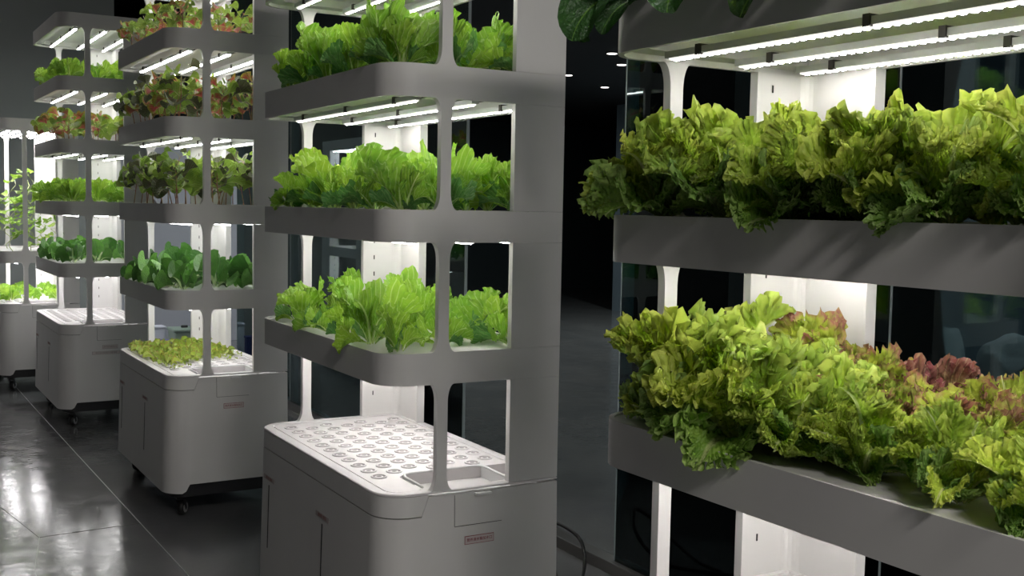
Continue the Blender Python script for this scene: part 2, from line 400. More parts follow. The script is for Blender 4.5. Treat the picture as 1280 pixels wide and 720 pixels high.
def caster(root, x, y, rz):
    bm = bmesh.new(); box(bm, x - .03, x + .03, y - .03, y + .03, .098, .106)
    lathe(bm, [(.014, .088), (.014, .1)], 10, (x, y, 0))
    ca, sa = math.cos(rz), math.sin(rz)
    for s in (-1, 1):
        vs_ = []
        for (u, z) in ((-.012, .09), (.018, .09), (.034, .034), (.022, .026), (.006, .06)):
            for q in (s * .016, s * .0195):
                vs_.append(bm.verts.new((x + u * ca - q * sa, y + u * sa + q * ca, z)))
        A = vs_[0::2]; B = vs_[1::2]; bm.faces.new(A); bm.faces.new(B[::-1])
        for i in range(5): bm.faces.new((A[i], A[(i + 1) % 5], B[(i + 1) % 5], B[i]))
    box(bm, x - .02, x + .02, y - .02, y + .02, .084, .092)
    f = obj('caster', bm, M['black'], root)
    bm = bmesh.new(); lathe(bm, [(.012, -.015), (.030, -.015), (.036, -.009), (.036, .009), (.030, .015), (.012, .015)], 20, axis='y')
    wq = obj('wheel', bm, [M['rubber']], f); wq.location = (x + .026 * ca, y + .026 * sa, .036); wq.rotation_euler = (0, 0, rz)
    bm = bmesh.new(); lathe(bm, [(.024, -.0165), (.024, .0165)], 14, axis='y')
    h = obj('hub', bm, [M['metal']], f); h.location = wq.location; h.rotation_euler = (0, 0, rz)

def build_rack(X, Y, a, label, nlev, dots=False, topcanopy=False, sticker='red', lev=None, casters=True, bright_can=False):
    root = thing('hydroponic_rack', label, 'plant rack', (X, Y, 0), a, 'white hydroponic racks standing in a row')
    levs = lev or LEV[:nlev]
    tray = cabinet_parts(root, sticker)
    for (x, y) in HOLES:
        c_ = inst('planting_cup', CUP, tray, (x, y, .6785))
    prev = DECK
    for i, zt in enumerate(levs):
        canopy = topcanopy and i == len(levs) - 1
        s = obj('top_canopy' if canopy else 'shelf_tray', shelf_bm(zt, canopy), M['shell'], root, autos=True)
        zb = zt - BT
        for near in (True, False):
            obj('column_panel', fin_bm(prev, zb, near), M['shell'], root)
            obj('post', post_bm(prev, zb, 0.0 if near else LN - TH), M['shell'], root, autos=True)
        bm = bmesh.new(); z = prev + .08
        while z < zb - .03:
            if (z - prev) < .38 or zb - prev > .5: box(bm, .4425, .4465, LN - TH - .0012, LN - TH + .001, z, z + .016)
            z += .0625
        mo = obj('mounting_slots', bm, M['dark'], root); mo['kind'] = 'stuff'
        xs = (.122, .305, .478)
        if bright_can and canopy: xs = (.08, .15, .22, .29, .36, .43, .5)
        for x in xs:
            h = obj('light_strip', strip_bm(x, zb - .001), [M['housing'], M['clip']], root)
            if dots:
                bm = bmesh.new(); y = .082
                while y < 1.07:
                    box(bm, x - .0035, x + .0035, y, y + .007, zb - .0075, zb - .0055); y += .0195
                q = obj('light_diodes', bm, M['led'], h); q['kind'] = 'stuff'
                obj('diffuser', bx(x - .0075, x + .0075, .075, 1.075, zb - .0055, zb - .002), M['diffuser2'], h)
            else:
                obj('diffuser', bx(x - .007, x + .007, .075, 1.075, zb - .008, zb - .002), M['diffuser_bright' if bright_can else 'diffuser'], h)
        prev = zt
    # end-face details
    bm = bmesh.new()
    for q in ((.2215, .2225, .571, .662), (.2225, .377, .5700, .5712)): box(bm, q[0], q[1], -.0009, .001, q[2], q[3])
    sheared(obj('panel_seam', bm, M['dark'], root), False)
    sheared(obj('access_panel', bx(.2235, .377, -.0012, .001, .5722, .6640), M['shell'], root, bevel=.0005), False)
    sheared(obj('pull_tab', bx(.286, .337, -.016, .001, .6570, .6640), M['board'], root, bevel=.001), False)
    ink = M['red'] if sticker == 'red' else M['greyink']
    def lab(name, x0, x1, z0, z1, words, size):
        s_ = sheared(obj(name, bx(x0, x1, -.0010, .001, z0, z1), ink, root), False)
        sheared(obj('sticker_face', bx(x0 + .0015, x1 - .0015, -.0016, 0, z0 + .0015, z1 - .0015), M['sticker'], s_), False)
        cjk_text(words, size, ink, 'lettering', s_, ((x0 + x1) / 2, -.0022 - (.68 - (z0 + z1) / 2) * FL, (z0 + z1) / 2), (PI / 2 - FL, 0, 0))
    lab('sticker', .255, .351, .514, .5385, '营养液水箱加水口', .0105)
    if sticker == 'grey': lab('long_sticker', .19, .365, .478, .498, '请在加水前断开设备电源', .0125)
    for y in (.996, .460):
        sheared(obj('door_slot', bx(-.0012, .002, y - .003, y + .003, .262 if y > .8 else .25, .488), M['dark'], root), True)
        fs = sheared(obj('door_sticker', bx(-.0012, .001, y - .058, y + .058, .503, .519), M['dullsticker'], root), True)
        cjk_text('请勿用力推拉', .0125, M['dullred'], 'lettering', fs, (-.0018 - (.68 - .511) * FL, y, .511), (PI / 2 - FL, 0, -PI / 2))
    if casters:
        for (x, y, r) in ((.07, .075, .9), (.07, LN - .08, .3), (D - .07, .08, 1.2), (D - .07, LN - .08, 2)):
            caster(root, x, y, r)
    return root
M['diffuser2'] = mat('strip_diffuser_clear', (.9, .9, .9), .4, emit=((1, .93, .88), 1.1))

RACKS = {4: (.0579, -2.1015, .0200), 3: (0, 0, 0), 2: (-.0421, 2.3771, .0143), 1: (-.1760, 4.7905, .0171), 0: (-.376, 6.44, .017)}

# ------------------------------------------------------------------ structure
struct('floor', bx(-4, 16, -6, 16, -.05, 0), M['floor'])
for name, pts in (('trim_1', [(-.142 - .03, -3), (-.145, 1.583), (-.199, 3.911), (-.236, 5.553), (-.30, 8.9)]), ('trim_2', [(-.60, 2.386), (-.165, 2.416)]), ('trim_3', [(-.703, 2.998), (-.60, 2.386), (-.673, 1.928), (-.70, .8)])):
    bm = bmesh.new(); hw = .0022 if name == 'trim_1' else .0016
    L = []; R2 = []
    for i, p in enumerate(pts):
        q0 = Vector(pts[max(i - 1, 0)]); q1 = Vector(pts[min(i + 1, len(pts) - 1)]); t = (q1 - q0).normalized(); n = Vector((-t.y, t.x)) * hw
        L.append([bm.verts.new((p[0] + n.x, p[1] + n.y, z)) for z in (0, .0012)]); R2.append([bm.verts.new((p[0] - n.x, p[1] - n.y, z)) for z in (0, .0012)])
    for i in range(len(pts) - 1):
        bm.faces.new((L[i][1], L[i + 1][1], R2[i + 1][1], R2[i][1])); bm.faces.new((L[i][0], L[i + 1][0], L[i + 1][1], L[i][1])); bm.faces.new((R2[i][0], R2[i + 1][0], R2[i + 1][1], R2[i][1]))
    struct(name, bm, M['baseboard'] if name != 'trim_1' else M['metal'])
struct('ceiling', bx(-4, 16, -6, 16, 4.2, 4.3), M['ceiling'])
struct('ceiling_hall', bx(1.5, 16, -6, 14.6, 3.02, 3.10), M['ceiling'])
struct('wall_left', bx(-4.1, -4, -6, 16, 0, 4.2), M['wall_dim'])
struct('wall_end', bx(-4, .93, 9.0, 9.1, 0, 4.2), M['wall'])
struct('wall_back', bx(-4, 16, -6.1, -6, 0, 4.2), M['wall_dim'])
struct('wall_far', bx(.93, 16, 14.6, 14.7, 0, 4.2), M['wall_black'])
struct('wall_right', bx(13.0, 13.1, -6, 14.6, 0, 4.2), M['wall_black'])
bm = bmesh.new()
A = [(8.243, 10.547), (8.44, 9.02), (6.517, 3.426), (6.3, -3)]; B = [(x + .15, y + .03) for x, y in A]
for i in range(3):
    v = [bm.verts.new((*p, z)) for z in (0, 4.2) for p in (A[i], A[i + 1], B[i + 1], B[i])]
    for f in ((0, 1, 2, 3), (4, 5, 6, 7), (0, 1, 5, 4), (1, 2, 6, 5), (2, 3, 7, 6), (3, 0, 4, 7)): bm.faces.new([v[k] for k in f])
struct('wall_inner', bm, M['wall_blue'])
struct('wall_partition', bx(.98, 3.6, 9.0, 9.08, 0, 2.05), M['lavender'], bevel=.003)
GX = 1.40
js = [-3.235, -1.875, -.515, .845, 2.205, 3.565, 4.925, 6.285]
for i in range(len(js) - 1):
    if i == 3: continue      # the passage between two panes stands open
    g = struct('window_%d' % (i + 1), bx(GX, GX + .012, js[i] + .005, js[i + 1] - .005, .05, 4.0), M['glass'])
for i, y in enumerate(js):
    struct('trim_%d' % (i + 4), bx(GX - .001, GX + .013, y - .0035, y + .0035, .05, 4.0), M['glass_edge'])
struct('baseboard_right', bx(GX - .03, GX + .04, js[0], js[-1], 0, .05), M['baseboard'], bevel=.003)

# unseen fill lamps, added to light the rack ends and the end wall
for (x, y, e, wd) in ((-1.0, -5.3, 1.9, 'behind the camera, second from the left'), (-.1, -5.3, 1.5, 'behind the camera, third from the left'), (-1.9, -5.3, .35, 'behind the camera, leftmost'), (.9, -5.3, 1.2, 'behind the camera, rightmost'), (-2.4, 7.2, .35, 'near the end wall')):
    t = thing('downlight', 'large round added fill lamp, ' + wd, 'downlight', (x, y, 4.2), 0, 'added fill lamps above the aisle')
    bm = bmesh.new(); lathe(bm, [(.41, -.02), (.43, -.02), (.43, .0), (.41, .0)], 20); obj('lamp_ring', bm, M['black'], t)
    l = bpy.data.lights.new('fill_lamp', 'AREA'); l.shape = 'DISK'; l.size = .80; l.energy = FILL * e; l.color = (1, .95, .91)
    lo_ = bpy.data.objects.new('fill_lamp', l); C.objects.link(lo_); lo_.parent = t; lo_.location = (0, 0, -.03)
# downlights of the dark hall behind the glass
dl = [(5.061, 6.173), (5.624, 6.795), (5.677, 7.91), (6.709, 8.661), (7.076, 6.684), (10.358, 5.841)]
names_ = ['nearest the glass post', 'second in the cluster', 'at the edge of the rack', 'lowest of the cluster', 'behind the left rack post', 'above the right hand lettuces']
for (x, y), nm in zip(dl, names_):
    t = thing('downlight', 'small round ceiling downlight in the dark hall, ' + nm, 'downlight', (x, y, 3.02), 0, 'downlights in the dark hall')
    bm = bmesh.new(); lathe(bm, [(.055, -.012), (.065, -.012), (.065, 0), (.055, 0)], 16); obj('lamp_ring', bm, M['black'], t)
    bm = bmesh.new(); lathe(bm, [(.05, -.016), (.05, -.004)], 16); obj('downlight_lens', bm, M['downlight'], t)
for (x, y, e, nm) in ((2.4, 6.9, 45, 'before the lavender partition'), (7.2, 7.4, 45, 'before the slate wall'), (2.9, -1.5, 20, 'over the pile of sacks'), (3.6, 2.6, 16, 'inside the open passage')):  # unseen fill lamps added to brighten partition, slate wall, sacks and passage
    t = thing('downlight', 'added hall fill lamp ' + nm, 'downlight', (x, y, 3.02), 0, 'added hall fill lamps behind the glass')
    bm = bmesh.new(); lathe(bm, [(.10, -.02), (.115, -.02), (.115, .0), (.10, .0)], 20); obj('lamp_ring', bm, M['black'], t)
    l = bpy.data.lights.new('fill_lamp', 'AREA'); l.shape = 'DISK'; l.size = .18; l.energy = e; l.color = (.92, 1, .97)
    lo_ = bpy.data.objects.new('fill_lamp', l); C.objects.link(lo_); lo_.parent = t; lo_.location = (0, 0, -.03)

# ------------------------------------------------------------------ racks
RLAB = {4: 'nearest white plant rack at right, frilly lettuces on two shelves',
        3: 'tall white plant rack in centre, bare deck of round holes',
        2: 'white plant rack left of centre with dark red-stemmed greens and seedling deck',
        1: 'distant white plant rack with complete top canopy and grey stickers',
        0: 'farthest white plant rack at left edge, tall vine compartment'}
racks = {}
racks[4] = build_rack(*RACKS[4], RLAB[4], 4, dots=True)
racks[3] = build_rack(*RACKS[3], RLAB[3], 5, dots=True, topcanopy=True)
racks[2] = build_rack(*RACKS[2], RLAB[2], 5, topcanopy=True)
racks[1] = build_rack(*RACKS[1], RLAB[1], 5, topcanopy=True, sticker='grey')
racks[0] = build_rack(*RACKS[0], RLAB[0], 2, topcanopy=True, lev=[1.085, 2.10], bright_can=True)

#@@PLANTS
# ------------------------------------------------------------------ leaves and plants
def leaf_mesh(name, material, L=.16, W=.11, yc=.5, low=.22, taper=1.0, ruf=0, rn=11, fine=0, fn=21, lobe=0, ln=13, tooth=0, tn=40, arch=.9, arch0=.1, cup=.3, blister=0, bf=20, nr=8, na=36, seed=1, rib=.004, point=0, twist=0):
    """one leaf, base at the origin growing up +Z and arching towards +Y; an elliptic disc of rings pulled
    in towards a stalk, its margin lobed, toothed and ruffled, then bent along the midrib"""
    rnd = random.Random(seed); ph = [rnd.uniform(0, 2 * PI) for _ in range(12)]
    bm = bmesh.new(); uv = bm.loops.layers.uv.new('UVMap'); ed = bm.loops.layers.uv.new('edge')
    info = {}
    def pt(r, a):
        mod = 1 + lobe * math.sin(ln * a + ph[0] + 1.3 * math.sin(2 * a + ph[1])) * r + tooth * math.sin(tn * a + ph[2] + 2 * math.sin(3 * a)) * r
        x = math.sin(a) * r * mod; c = math.cos(a) * r
        if c > 0: y = yc + c * (1 - yc) * (mod if r > .6 else 1)
        else: y = yc + c * yc
        if y < yc:                      # wedge down to the stalk
            t = max(y / yc, 0); pr = low + (1 - low) * (t ** (1.0 + taper)) ; x *= pr if c < 0 else 1
        if point and c > 0: x *= 1 - point * (c ** 3)
        z = cup * x * x * W
        e = r ** 2.2; wq = max(0, min(1, (y - .12) / .35)) if y < .47 else 1
        if ruf:
            z += wq * e * ruf * (math.sin(rn * a + ph[3] + 1.5 * math.sin(2.3 * a + ph[4])) + .55 * math.sin(rn * 2.13 * a + ph[5] + math.sin(5 * a)) )
        if fine:
            g = wq * max(0, (r - .45) / .55) ** 1.6; q_ = 2.1 * math.sin(2.7 * a + ph[6])
            z += g * fine * (math.sin(fn * a + q_) + .5 * math.sin(fn * 2.27 * a + ph[7] + q_))
            rad = g * fine * (.8 * math.cos(fn * a + q_ + .6) + .45 * math.cos(fn * 1.9 * a + ph[8]))
            tg = g * fine * .9 * math.sin(fn * 2.0 * a + 2 * q_ + ph[9])
            y += (rad * c + tg * -math.sin(a)) / L; x += (rad * math.sin(a) + tg * c) / (W * .5)
        if blister: z += blister * (math.sin(x * bf * .5 + ph[10] + 3 * y) * math.sin(y * bf * .7 + ph[11] + 2 * x) + .5 * math.sin(x * bf * .9 + y * bf * .8)) * min(1, abs(x) * 4) * min(1, y * 3)
        z -= rib * math.exp(-(x * W / .5 / .006) ** 2) * (1 - .8 * y)
        return x * W * .5, y, z, x
    def bend(x, y, z):
        n = 10; s = 0; py = pz = 0.0; st = y * L / n
        for i in range(n):
            th = arch0 + arch * ((i + .5) / n * y) ** 1.4; py += st * math.sin(th); pz += st * math.cos(th)
        th = arch0 + arch * y ** 1.4
        tw = twist * y; cx, sx = math.cos(tw), math.sin(tw); x, z = x * cx - z * sx, x * sx + z * cx
        return Vector((x, py - z * math.cos(th), pz + z * math.sin(th)))
    rings = []
    c0 = pt(0, 0); vc = bm.verts.new(bend(c0[0], c0[1], c0[2])); info[vc] = (.5, c0[1], 0)
    for i in range(1, nr + 1):
        r = i / nr; ring = []
        for k in range(na):
            q = pt(r, 2 * PI * k / na); v = bm.verts.new(bend(q[0], q[1], q[2])); info[v] = (.5 + q[3] * .5, q[1], r); ring.append(v)
        rings.append(ring)
    fs = []
    for k in range(na): fs.append(bm.faces.new((vc, rings[0][k], rings[0][(k + 1) % na])))
    for i in range(nr - 1):
        for k in range(na): fs.append(bm.faces.new((rings[i][k], rings[i + 1][k], rings[i + 1][(k + 1) % na], rings[i][(k + 1) % na])))
    for f in fs:
        f.smooth = True
        for l in f.loops:
            q = info[l.vert]; l[uv].uv = (q[0], q[1]); l[ed].uv = (q[2] if q[1] > .15 else 0, 0)
    me = bpy.data.meshes.new(name); bm.to_mesh(me); bm.free(); me.materials.append(material); return me

def variants(n, base, mats, **kw):
    out = []
    for i in range(n):
        k = dict(kw); rnd = random.Random(100 + i)
        k['seed'] = i + kw.get('seed', 0) * 10; k['L'] = kw['L'] * rnd.uniform(.9, 1.1); k['W'] = kw['W'] * rnd.uniform(.88, 1.12); k['arch'] = kw.get('arch', .9) * rnd.uniform(.55, 1.5); k['twist'] = rnd.uniform(-.7, .7)
        if kw.get('rn'): k['rn'] = kw['rn'] + rnd.choice([-1, 0, 1, 2])
        out.append(leaf_mesh('leaf', LM[mats[i % len(mats)]], **k))
    return out
FRILL = dict(L=.135, W=.100, yc=.60, low=.30, taper=.5, ruf=.0045, rn=5, fine=.0062, fn=33, lobe=.08, ln=7, tooth=.012, tn=53, arch=1.0, arch0=-.05, cup=.5, blister=.0040, bf=55, nr=22, na=400, rib=.004)
P_FRILL = variants(7, 'leaf', ['frill'], **FRILL)
P_RIB = variants(4, 'leaf', ['frill'], seed=21, **{**FRILL, 'L': .165, 'W': .070, 'yc': .62, 'low': .42, 'fine': .0045, 'rib': .009, 'blister': .0025, 'arch': .8, 'nr': 14, 'na': 200})
P_FRILL = P_FRILL + P_RIB[:3]
P_FRILLD = variants(5, 'leaf', ['frill_dk'], seed=2, **{**FRILL, 'L': .12, 'W': .12})
P_FRILLR = variants(5, 'leaf', ['frill_red'], seed=3, **FRILL)
P_WINE = variants(3, 'leaf', ['frill_wine'], seed=4, **FRILL)
COS = dict(L=.150, W=.080, yc=.62, low=.24, taper=.7, ruf=.0050, rn=5, fine=.0030, fn=13, lobe=.04, ln=7, tooth=.02, tn=31, arch=.9, arch0=.0, cup=.9, blister=.0032, bf=40, nr=11, na=96, rib=.003)
P_COS = variants(7, 'leaf', ['cos'], seed=5, **COS)
P_COSD = variants(4, 'leaf', ['cos_dk'], seed=6, **COS)
P_PAK = variants(5, 'leaf', ['pak'], seed=7, L=.105, W=.072, yc=.64, low=.07, taper=.9, ruf=.0015, rn=3, arch=1.2, arch0=.0, cup=1.1, nr=8, na=32, rib=.0015)
P_PAKB = variants(5, 'leaf', ['pak_big'], seed=8, L=.23, W=.105, yc=.60, low=.25, taper=2.5, ruf=.006, rn=3, arch=1.3, arch0=.4, cup=.5, blister=.002, nr=10, na=40, rib=.003)
OV = dict(L=.062, W=.05, yc=.55, low=.12, taper=1.5, ruf=.0015, rn=3, arch=.8, arch0=.5, cup=.5, nr=4, na=20, rib=.001, point=.25)
OV['L'] = .078; OV['W'] = .062
P_AMA = variants(4, 'leaf', ['ama'], seed=9, **OV); P_AMAD = variants(3, 'leaf', ['ama_dk'], seed=10, **{**OV, 'L': .092, 'W': .078}); P_AMAR = variants(3, 'leaf', ['ama_red'], seed=11, **OV)
P_SEED = variants(4, 'leaf', ['seed'], seed=12, L=.05, W=.030, yc=.6, low=.25, taper=1, ruf=.0025, rn=5, arch=1.0, arch0=.3, cup=.5, nr=4, na=22, rib=.0006)
P_VINE = variants(3, 'leaf', ['vine'], seed=13, L=.085, W=.09, yc=.45, low=.3, taper=.5, ruf=.002, rn=3, lobe=.16, ln=5, arch=.6, arch0=.4, cup=.2, nr=4, na=30, rib=.001)

rndp = random.Random(77)
ORD = ['first', 'second', 'third', 'fourth', 'fifth', 'sixth', 'seventh', 'eighth', 'ninth', 'tenth']
ORD2 = ORD + ['eleventh', 'twelfth']
def place(rk, x, y, z):
    X, Y, a = RACKS[rk]; ca, sa = math.cos(a), math.sin(a); return (X + ca * x - sa * y, Y + sa * x + ca * y, z)
SMP = {}
def samples(me):
    if me.name not in SMP:
        n = len(me.vertices); k = max(1, n // 70); SMP[me.name] = [me.vertices[i].co.copy() for i in range(0, n, k)]
    return SMP[me.name]
def fits(rk, me, mtx, zmax=None, front=-.085, fill=1):
    """does the leaf stay inside the rack's open tier (it may hang over the aisle edge)?"""
    if rk != 4: front = -.05
    if droop_[0]: front = -.20
    X, Y, a = RACKS[rk]; ca, sa = math.cos(-a), math.sin(-a)
    for c_ in samples(me):
        p = mtx @ c_; dx, dy = p.x - X, p.y - Y; x = ca * dx - sa * dy; y = sa * dx + ca * dy
        if x > D - .012 or x < front: return False
        lim = (TH + .004) if x > XF - .012 else (.001 if x > .02 else -.02)
        if y < lim or y > LN - lim: return False
        if .135 < x < .225 and (y < TH + .004 or y > LN - TH - .004): return False
        if zmax and p.z > zmax: return False
        if p.z < zlow_[0] and x > -.004: return False
        if x <= -.004 and p.z < zlow_[0] - .05 - droop_[0]: return False
    return True
zlow_ = [0]; droop_ = [0]
def tier_of(rk, z):
    levs = {0: [1.085, 2.10], 4: LEV[:4]}.get(rk, LEV)
    for l in levs:
        if l - BT > z: return l - BT - .012
    return None
def rosette(name, label, cat, group, loc, pools, n, size=1, open_=1, rise=0, seed=0, stems=None, tilt0=.05, rk=3, wild=.15):
    rnd = random.Random(seed * 31 + 5); t = thing(name, label, cat, loc, 0, group); zm = tier_of(rk, loc[2]); zlow_[0] = loc[2] - .001
    T = Matrix.Translation(loc); a0 = rnd.uniform(0, 6.28)
    for i in range(n):
        f = i / max(n - 1, 1)
        for tr in range(9):
            az = a0 + i * 2.39996 + rnd.uniform(-.3, .3) * (1 + tr * .9)
            tilt = (tilt0 + open_ * (f ** .8) * 1.15 + rnd.uniform(-wild, wild)) * (1 - .07 * tr)
            me = rnd.choice(pools[0] if (len(pools) == 1 or f < pools[2]) else pools[1])
            s = size * (.78 + .25 * math.sin(PI * min(1, f + .25))) * rnd.uniform(1 - wild, 1 + wild * .8) * (1 - .04 * tr)
            m_ = Matrix.Translation((.010 * math.sin(-az), .010 * math.cos(az), rise + rnd.uniform(0, .006))) @ (Matrix.Rotation(az, 4, 'Z') @ Matrix.Rotation(-tilt, 4, 'X') @ Matrix.Rotation(rnd.uniform(-1, 1) * (.3 + wild), 4, 'Z')) @ Matrix.Diagonal((s * rnd.uniform(.8, 1.15), s, s, 1))
            if fits(rk, me, T @ m_, zm):
                o = inst('leaf', me, t); o.matrix_local = m_; break
    return t
def stemmed(name, label, cat, group, loc, pools, nl, h, seed, stemm='stem_red', size=1, lean=.18, rk=2, lo_f=.5):
    rnd = random.Random(seed * 17 + 3); t = thing(name, label, cat, loc, 0, group); zm = tier_of(rk, loc[2]); zlow_[0] = loc[2] - .001; T = Matrix.Translation(loc)
    tip = Vector((rnd.uniform(-lean, lean) * h, rnd.uniform(-lean, lean) * h, h)); mid = tip * .5 + Vector((rnd.uniform(-.01, .01), rnd.uniform(-.01, .01), 0))
    bm = bmesh.new(); path = [Vector((0, 0, 0)), mid * .5, mid, (mid + tip) / 2, tip]
    tube(bm, path, [.0028, .0025, .0022, .0018, .001], 5); 
    for i in range(nl):
        f = lo_f + (1 - lo_f) * i / max(nl - 1, 1); seg = min(int(f * 4), 3); p = path[seg].lerp(path[seg + 1], f * 4 - seg)
        az = i * 2.4 + rnd.uniform(-.4, .4); out = .030 * rnd.uniform(.6, 1.2) * (1.2 - .6 * (f - lo_f) / (1 - lo_f))
        q = p + Vector((-math.sin(az) * out, math.cos(az) * out, .016 * rnd.uniform(.2, 1.3)))
        tube(bm, [p, (p + q) / 2 + Vector((0, 0, .003)), q], .0009, 4, cap=False)
        s = size * rnd.uniform(.75, 1.4) * (1.1 - .35 * (f - lo_f) / (1 - lo_f)); me = rnd.choice(pools[rnd.choice(range(len(pools)))])
        for tr in range(6):
            m_ = Matrix.Translation(q) @ Matrix.Rotation(az + rnd.uniform(-.4, .4) * (1 + 2 * tr), 4, 'Z') @ Matrix.Rotation(-rnd.uniform(.2, 1.1), 4, 'X') @ Matrix.Diagonal((s, s, s, 1))
            if fits(rk, me, T @ m_, zm):
                o = inst('leaf', me, t); o.matrix_local = m_; break
    o = obj('stem', bm, M[stemm], t); return t

ROWN = ['aisle row', 'middle row', 'glass-side row']; ROWN2 = ['aisle row', 'glass-side row']
def grid(rk, zt, nx, ny, x0, x1, y0, y1, fn, jit=.012, stag=True):
    k = 0
    for ix in range(nx):
        for iy in range(ny):
            x = x0 + (x1 - x0) * (ix / max(nx - 1, 1)); y = y0 + (y1 - y0) * ((iy + (.5 if (stag and ix % 2) else 0)) / (ny - .5 if stag else max(ny - 1, 1)))
            row = (ROWN if nx == 3 else ROWN2)[ix] if nx in (2, 3) else ROWN[1]
            fn(ix, iy, place(rk, x + rndp.uniform(-jit, jit), y + rndp.uniform(-jit, jit), zt), row, k); k += 1

# nearest rack, upper planted shelf: upright frilly heads
def f4b(ix, iy, p, row, k):
    pools = [P_FRILL, P_FRILLD, .62] if ix < 2 else [P_FRILL, P_FRILL, .9]
    rosette('lettuce', 'frilly green lettuce in %s, %s from near end, nearest rack upper shelf' % (row, ORD[iy]), 'lettuce', 'frilly lettuces on the nearest rack upper shelf', p, pools, 21, (1.03 - .07 * (iy < 4)) + .18 * (k % 3 == 0), .95, 0, 400 + k, rk=4, wild=.3)
grid(4, 1.4728, 3, 7, .075, .47, .07, 1.08, f4b)
def f4a(ix, iy, p, row, k):
    red = (ix >= 1 and iy in (0, 1, 2, 3)) or (ix == 2); wine = (ix, iy) == (2, 4)
    pools = [P_WINE, P_FRILLR, .45] if wine else ([P_FRILLR, P_FRILL, .6] if red else [P_FRILL, P_FRILLD if ix == 0 else P_FRILLR, .66])
    kind = 'wine red frilly' if wine else ('red-tipped frilly' if red else 'frilly green')
    rosette('lettuce', '%s lettuce in %s, %s from near end, nearest rack lower shelf' % (kind, row, ORD[iy]), 'lettuce', 'frilly lettuces on the nearest rack lower shelf', p, pools, 21, [.6, .65, .72, .8, .98, 1.16, 1.22][iy] * (1.06 + .2 * (k % 4 == 1) - .05 * ix), 1.0 + .1 * ix, 0, 500 + k, rk=4, wild=.3)
grid(4, 1.0728, 3, 7, .095, .47, .08, 1.06, f4a)
# nearest rack, top shelf: broad dark leaves hanging over the edge
def f4c(ix, iy, p, row, k):
    rosette('leafy_green', 'broad-leaved dark plant in %s, %s from near end, nearest rack top shelf' % (row, ORD[iy]), 'leafy plant', 'broad-leaved greens on the nearest rack top shelf', p, [P_PAKB], 11, .95, 1.0, 0, 600 + k, tilt0=.35, rk=4)
droop_[0] = .07
grid(4, 1.8728, 2, 6, .06, .42, .08, 1.08, f4c, stag=False)
droop_[0] = 0

# centre rack: three shelves of soft lettuce
def f3(level, word, n, sz, op):
    def f(ix, iy, p, row, k):
        rosette('lettuce', 'soft green lettuce in %s, %s from near end, centre rack %s shelf' % (row, ORD[iy], word), 'lettuce', 'soft lettuces on the centre rack %s shelf' % word, p, [P_COS, P_COSD, .72], n, sz * (1 + .2 * math.sin(k * 2.1)), op, 0, 700 + 40 * level + k, wild=.42)
    return f
grid(3, LEV[0] - .004, 3, 6, .08, .46, .09, 1.07, f3(0, 'lower', 8, .80, 1.2))
grid(3, LEV[1] - .004, 3, 6, .08, .46, .08, 1.08, f3(1, 'middle', 11, .90, 1.1))
grid(3, LEV[2] - .004, 3, 6, .08, .46, .08, 1.08, f3(2, 'upper', 11, .98, 1.0))
grid(3, LEV[3] - .004, 2, 5, .12, .42, .12, 1.02, f3(3, 'topmost', 6, .8, .5))

# second rack
def f2pak(ix, iy, p, row, k):
    rosette('pak_choi', 'round-leaved dark pak choi in %s, %s from near end, second rack lowest shelf' % (row, ORD[iy]), 'pak choi', 'pak choi on the second rack lowest shelf', p, [P_PAK], 9, 1.0, 1.1, 0, 800 + k, tilt0=.2, rk=2, wild=.45)
grid(2, LEV[0] - .004, 3, 6, .08, .46, .08, 1.06, f2pak)
def f2a(level, word, pools, h, nl, size, colr):
    def f(ix, iy, p, row, k):
        stemmed('amaranth_plant', '%s in %s, %s from near end, second rack %s shelf' % (colr, row, ORD[iy], word), 'leafy plant', 'stemmed leafy plants on the second rack %s shelf' % word, p, pools, nl + 3, h * random.Random(k + level).uniform(.7, 1.15), 900 + 60 * level + k, size=size, lo_f=.35)
    return f
grid(2, LEV[1] - .004, 3, 10, .07, .46, .05, 1.09, f2a(1, 'second', [P_AMA, P_AMA, P_AMAD], .20, 9, 1.0, 'dark-leaved plant'), jit=.02)
grid(2, LEV[2] - .004, 3, 10, .07, .46, .05, 1.09, f2a(2, 'third', [P_AMA, P_AMA, P_AMAR, P_AMAD], .19, 8, .98, 'red-and-green-leaved plant'), jit=.02)
grid(2, LEV[3] - .004, 3, 7, .07, .46, .05, 1.12, f2a(3, 'top', [P_AMA, P_AMA, P_AMAR], .14, 8, .85, 'pale pink-leaved plant'), jit=.02)
k = 0
for (x, y) in HOLES:
    far = y > .36 + .5 * (x - .087) and x < .46
    if not far and rndp.random() > .35: continue
    if not far: sz = .45
    else: sz = 1.15
    cn = int(round((x - .087) / .0672)); rn_ = int((y - .225) / .08)
    rosette('lettuce_seedling', 'yellow-green seedling, %s deck line from aisle, %s hole from near end, second rack' % (ORD[cn], ORD2[rn_]), 'seedling', 'seedlings on the second rack deck, ' + ('far part' if far else 'near part'), place(2, x, y, .682), [P_SEED], 9 if far else 4, sz * 1.12, 1.05, 0, 1300 + k, rk=2); k += 1

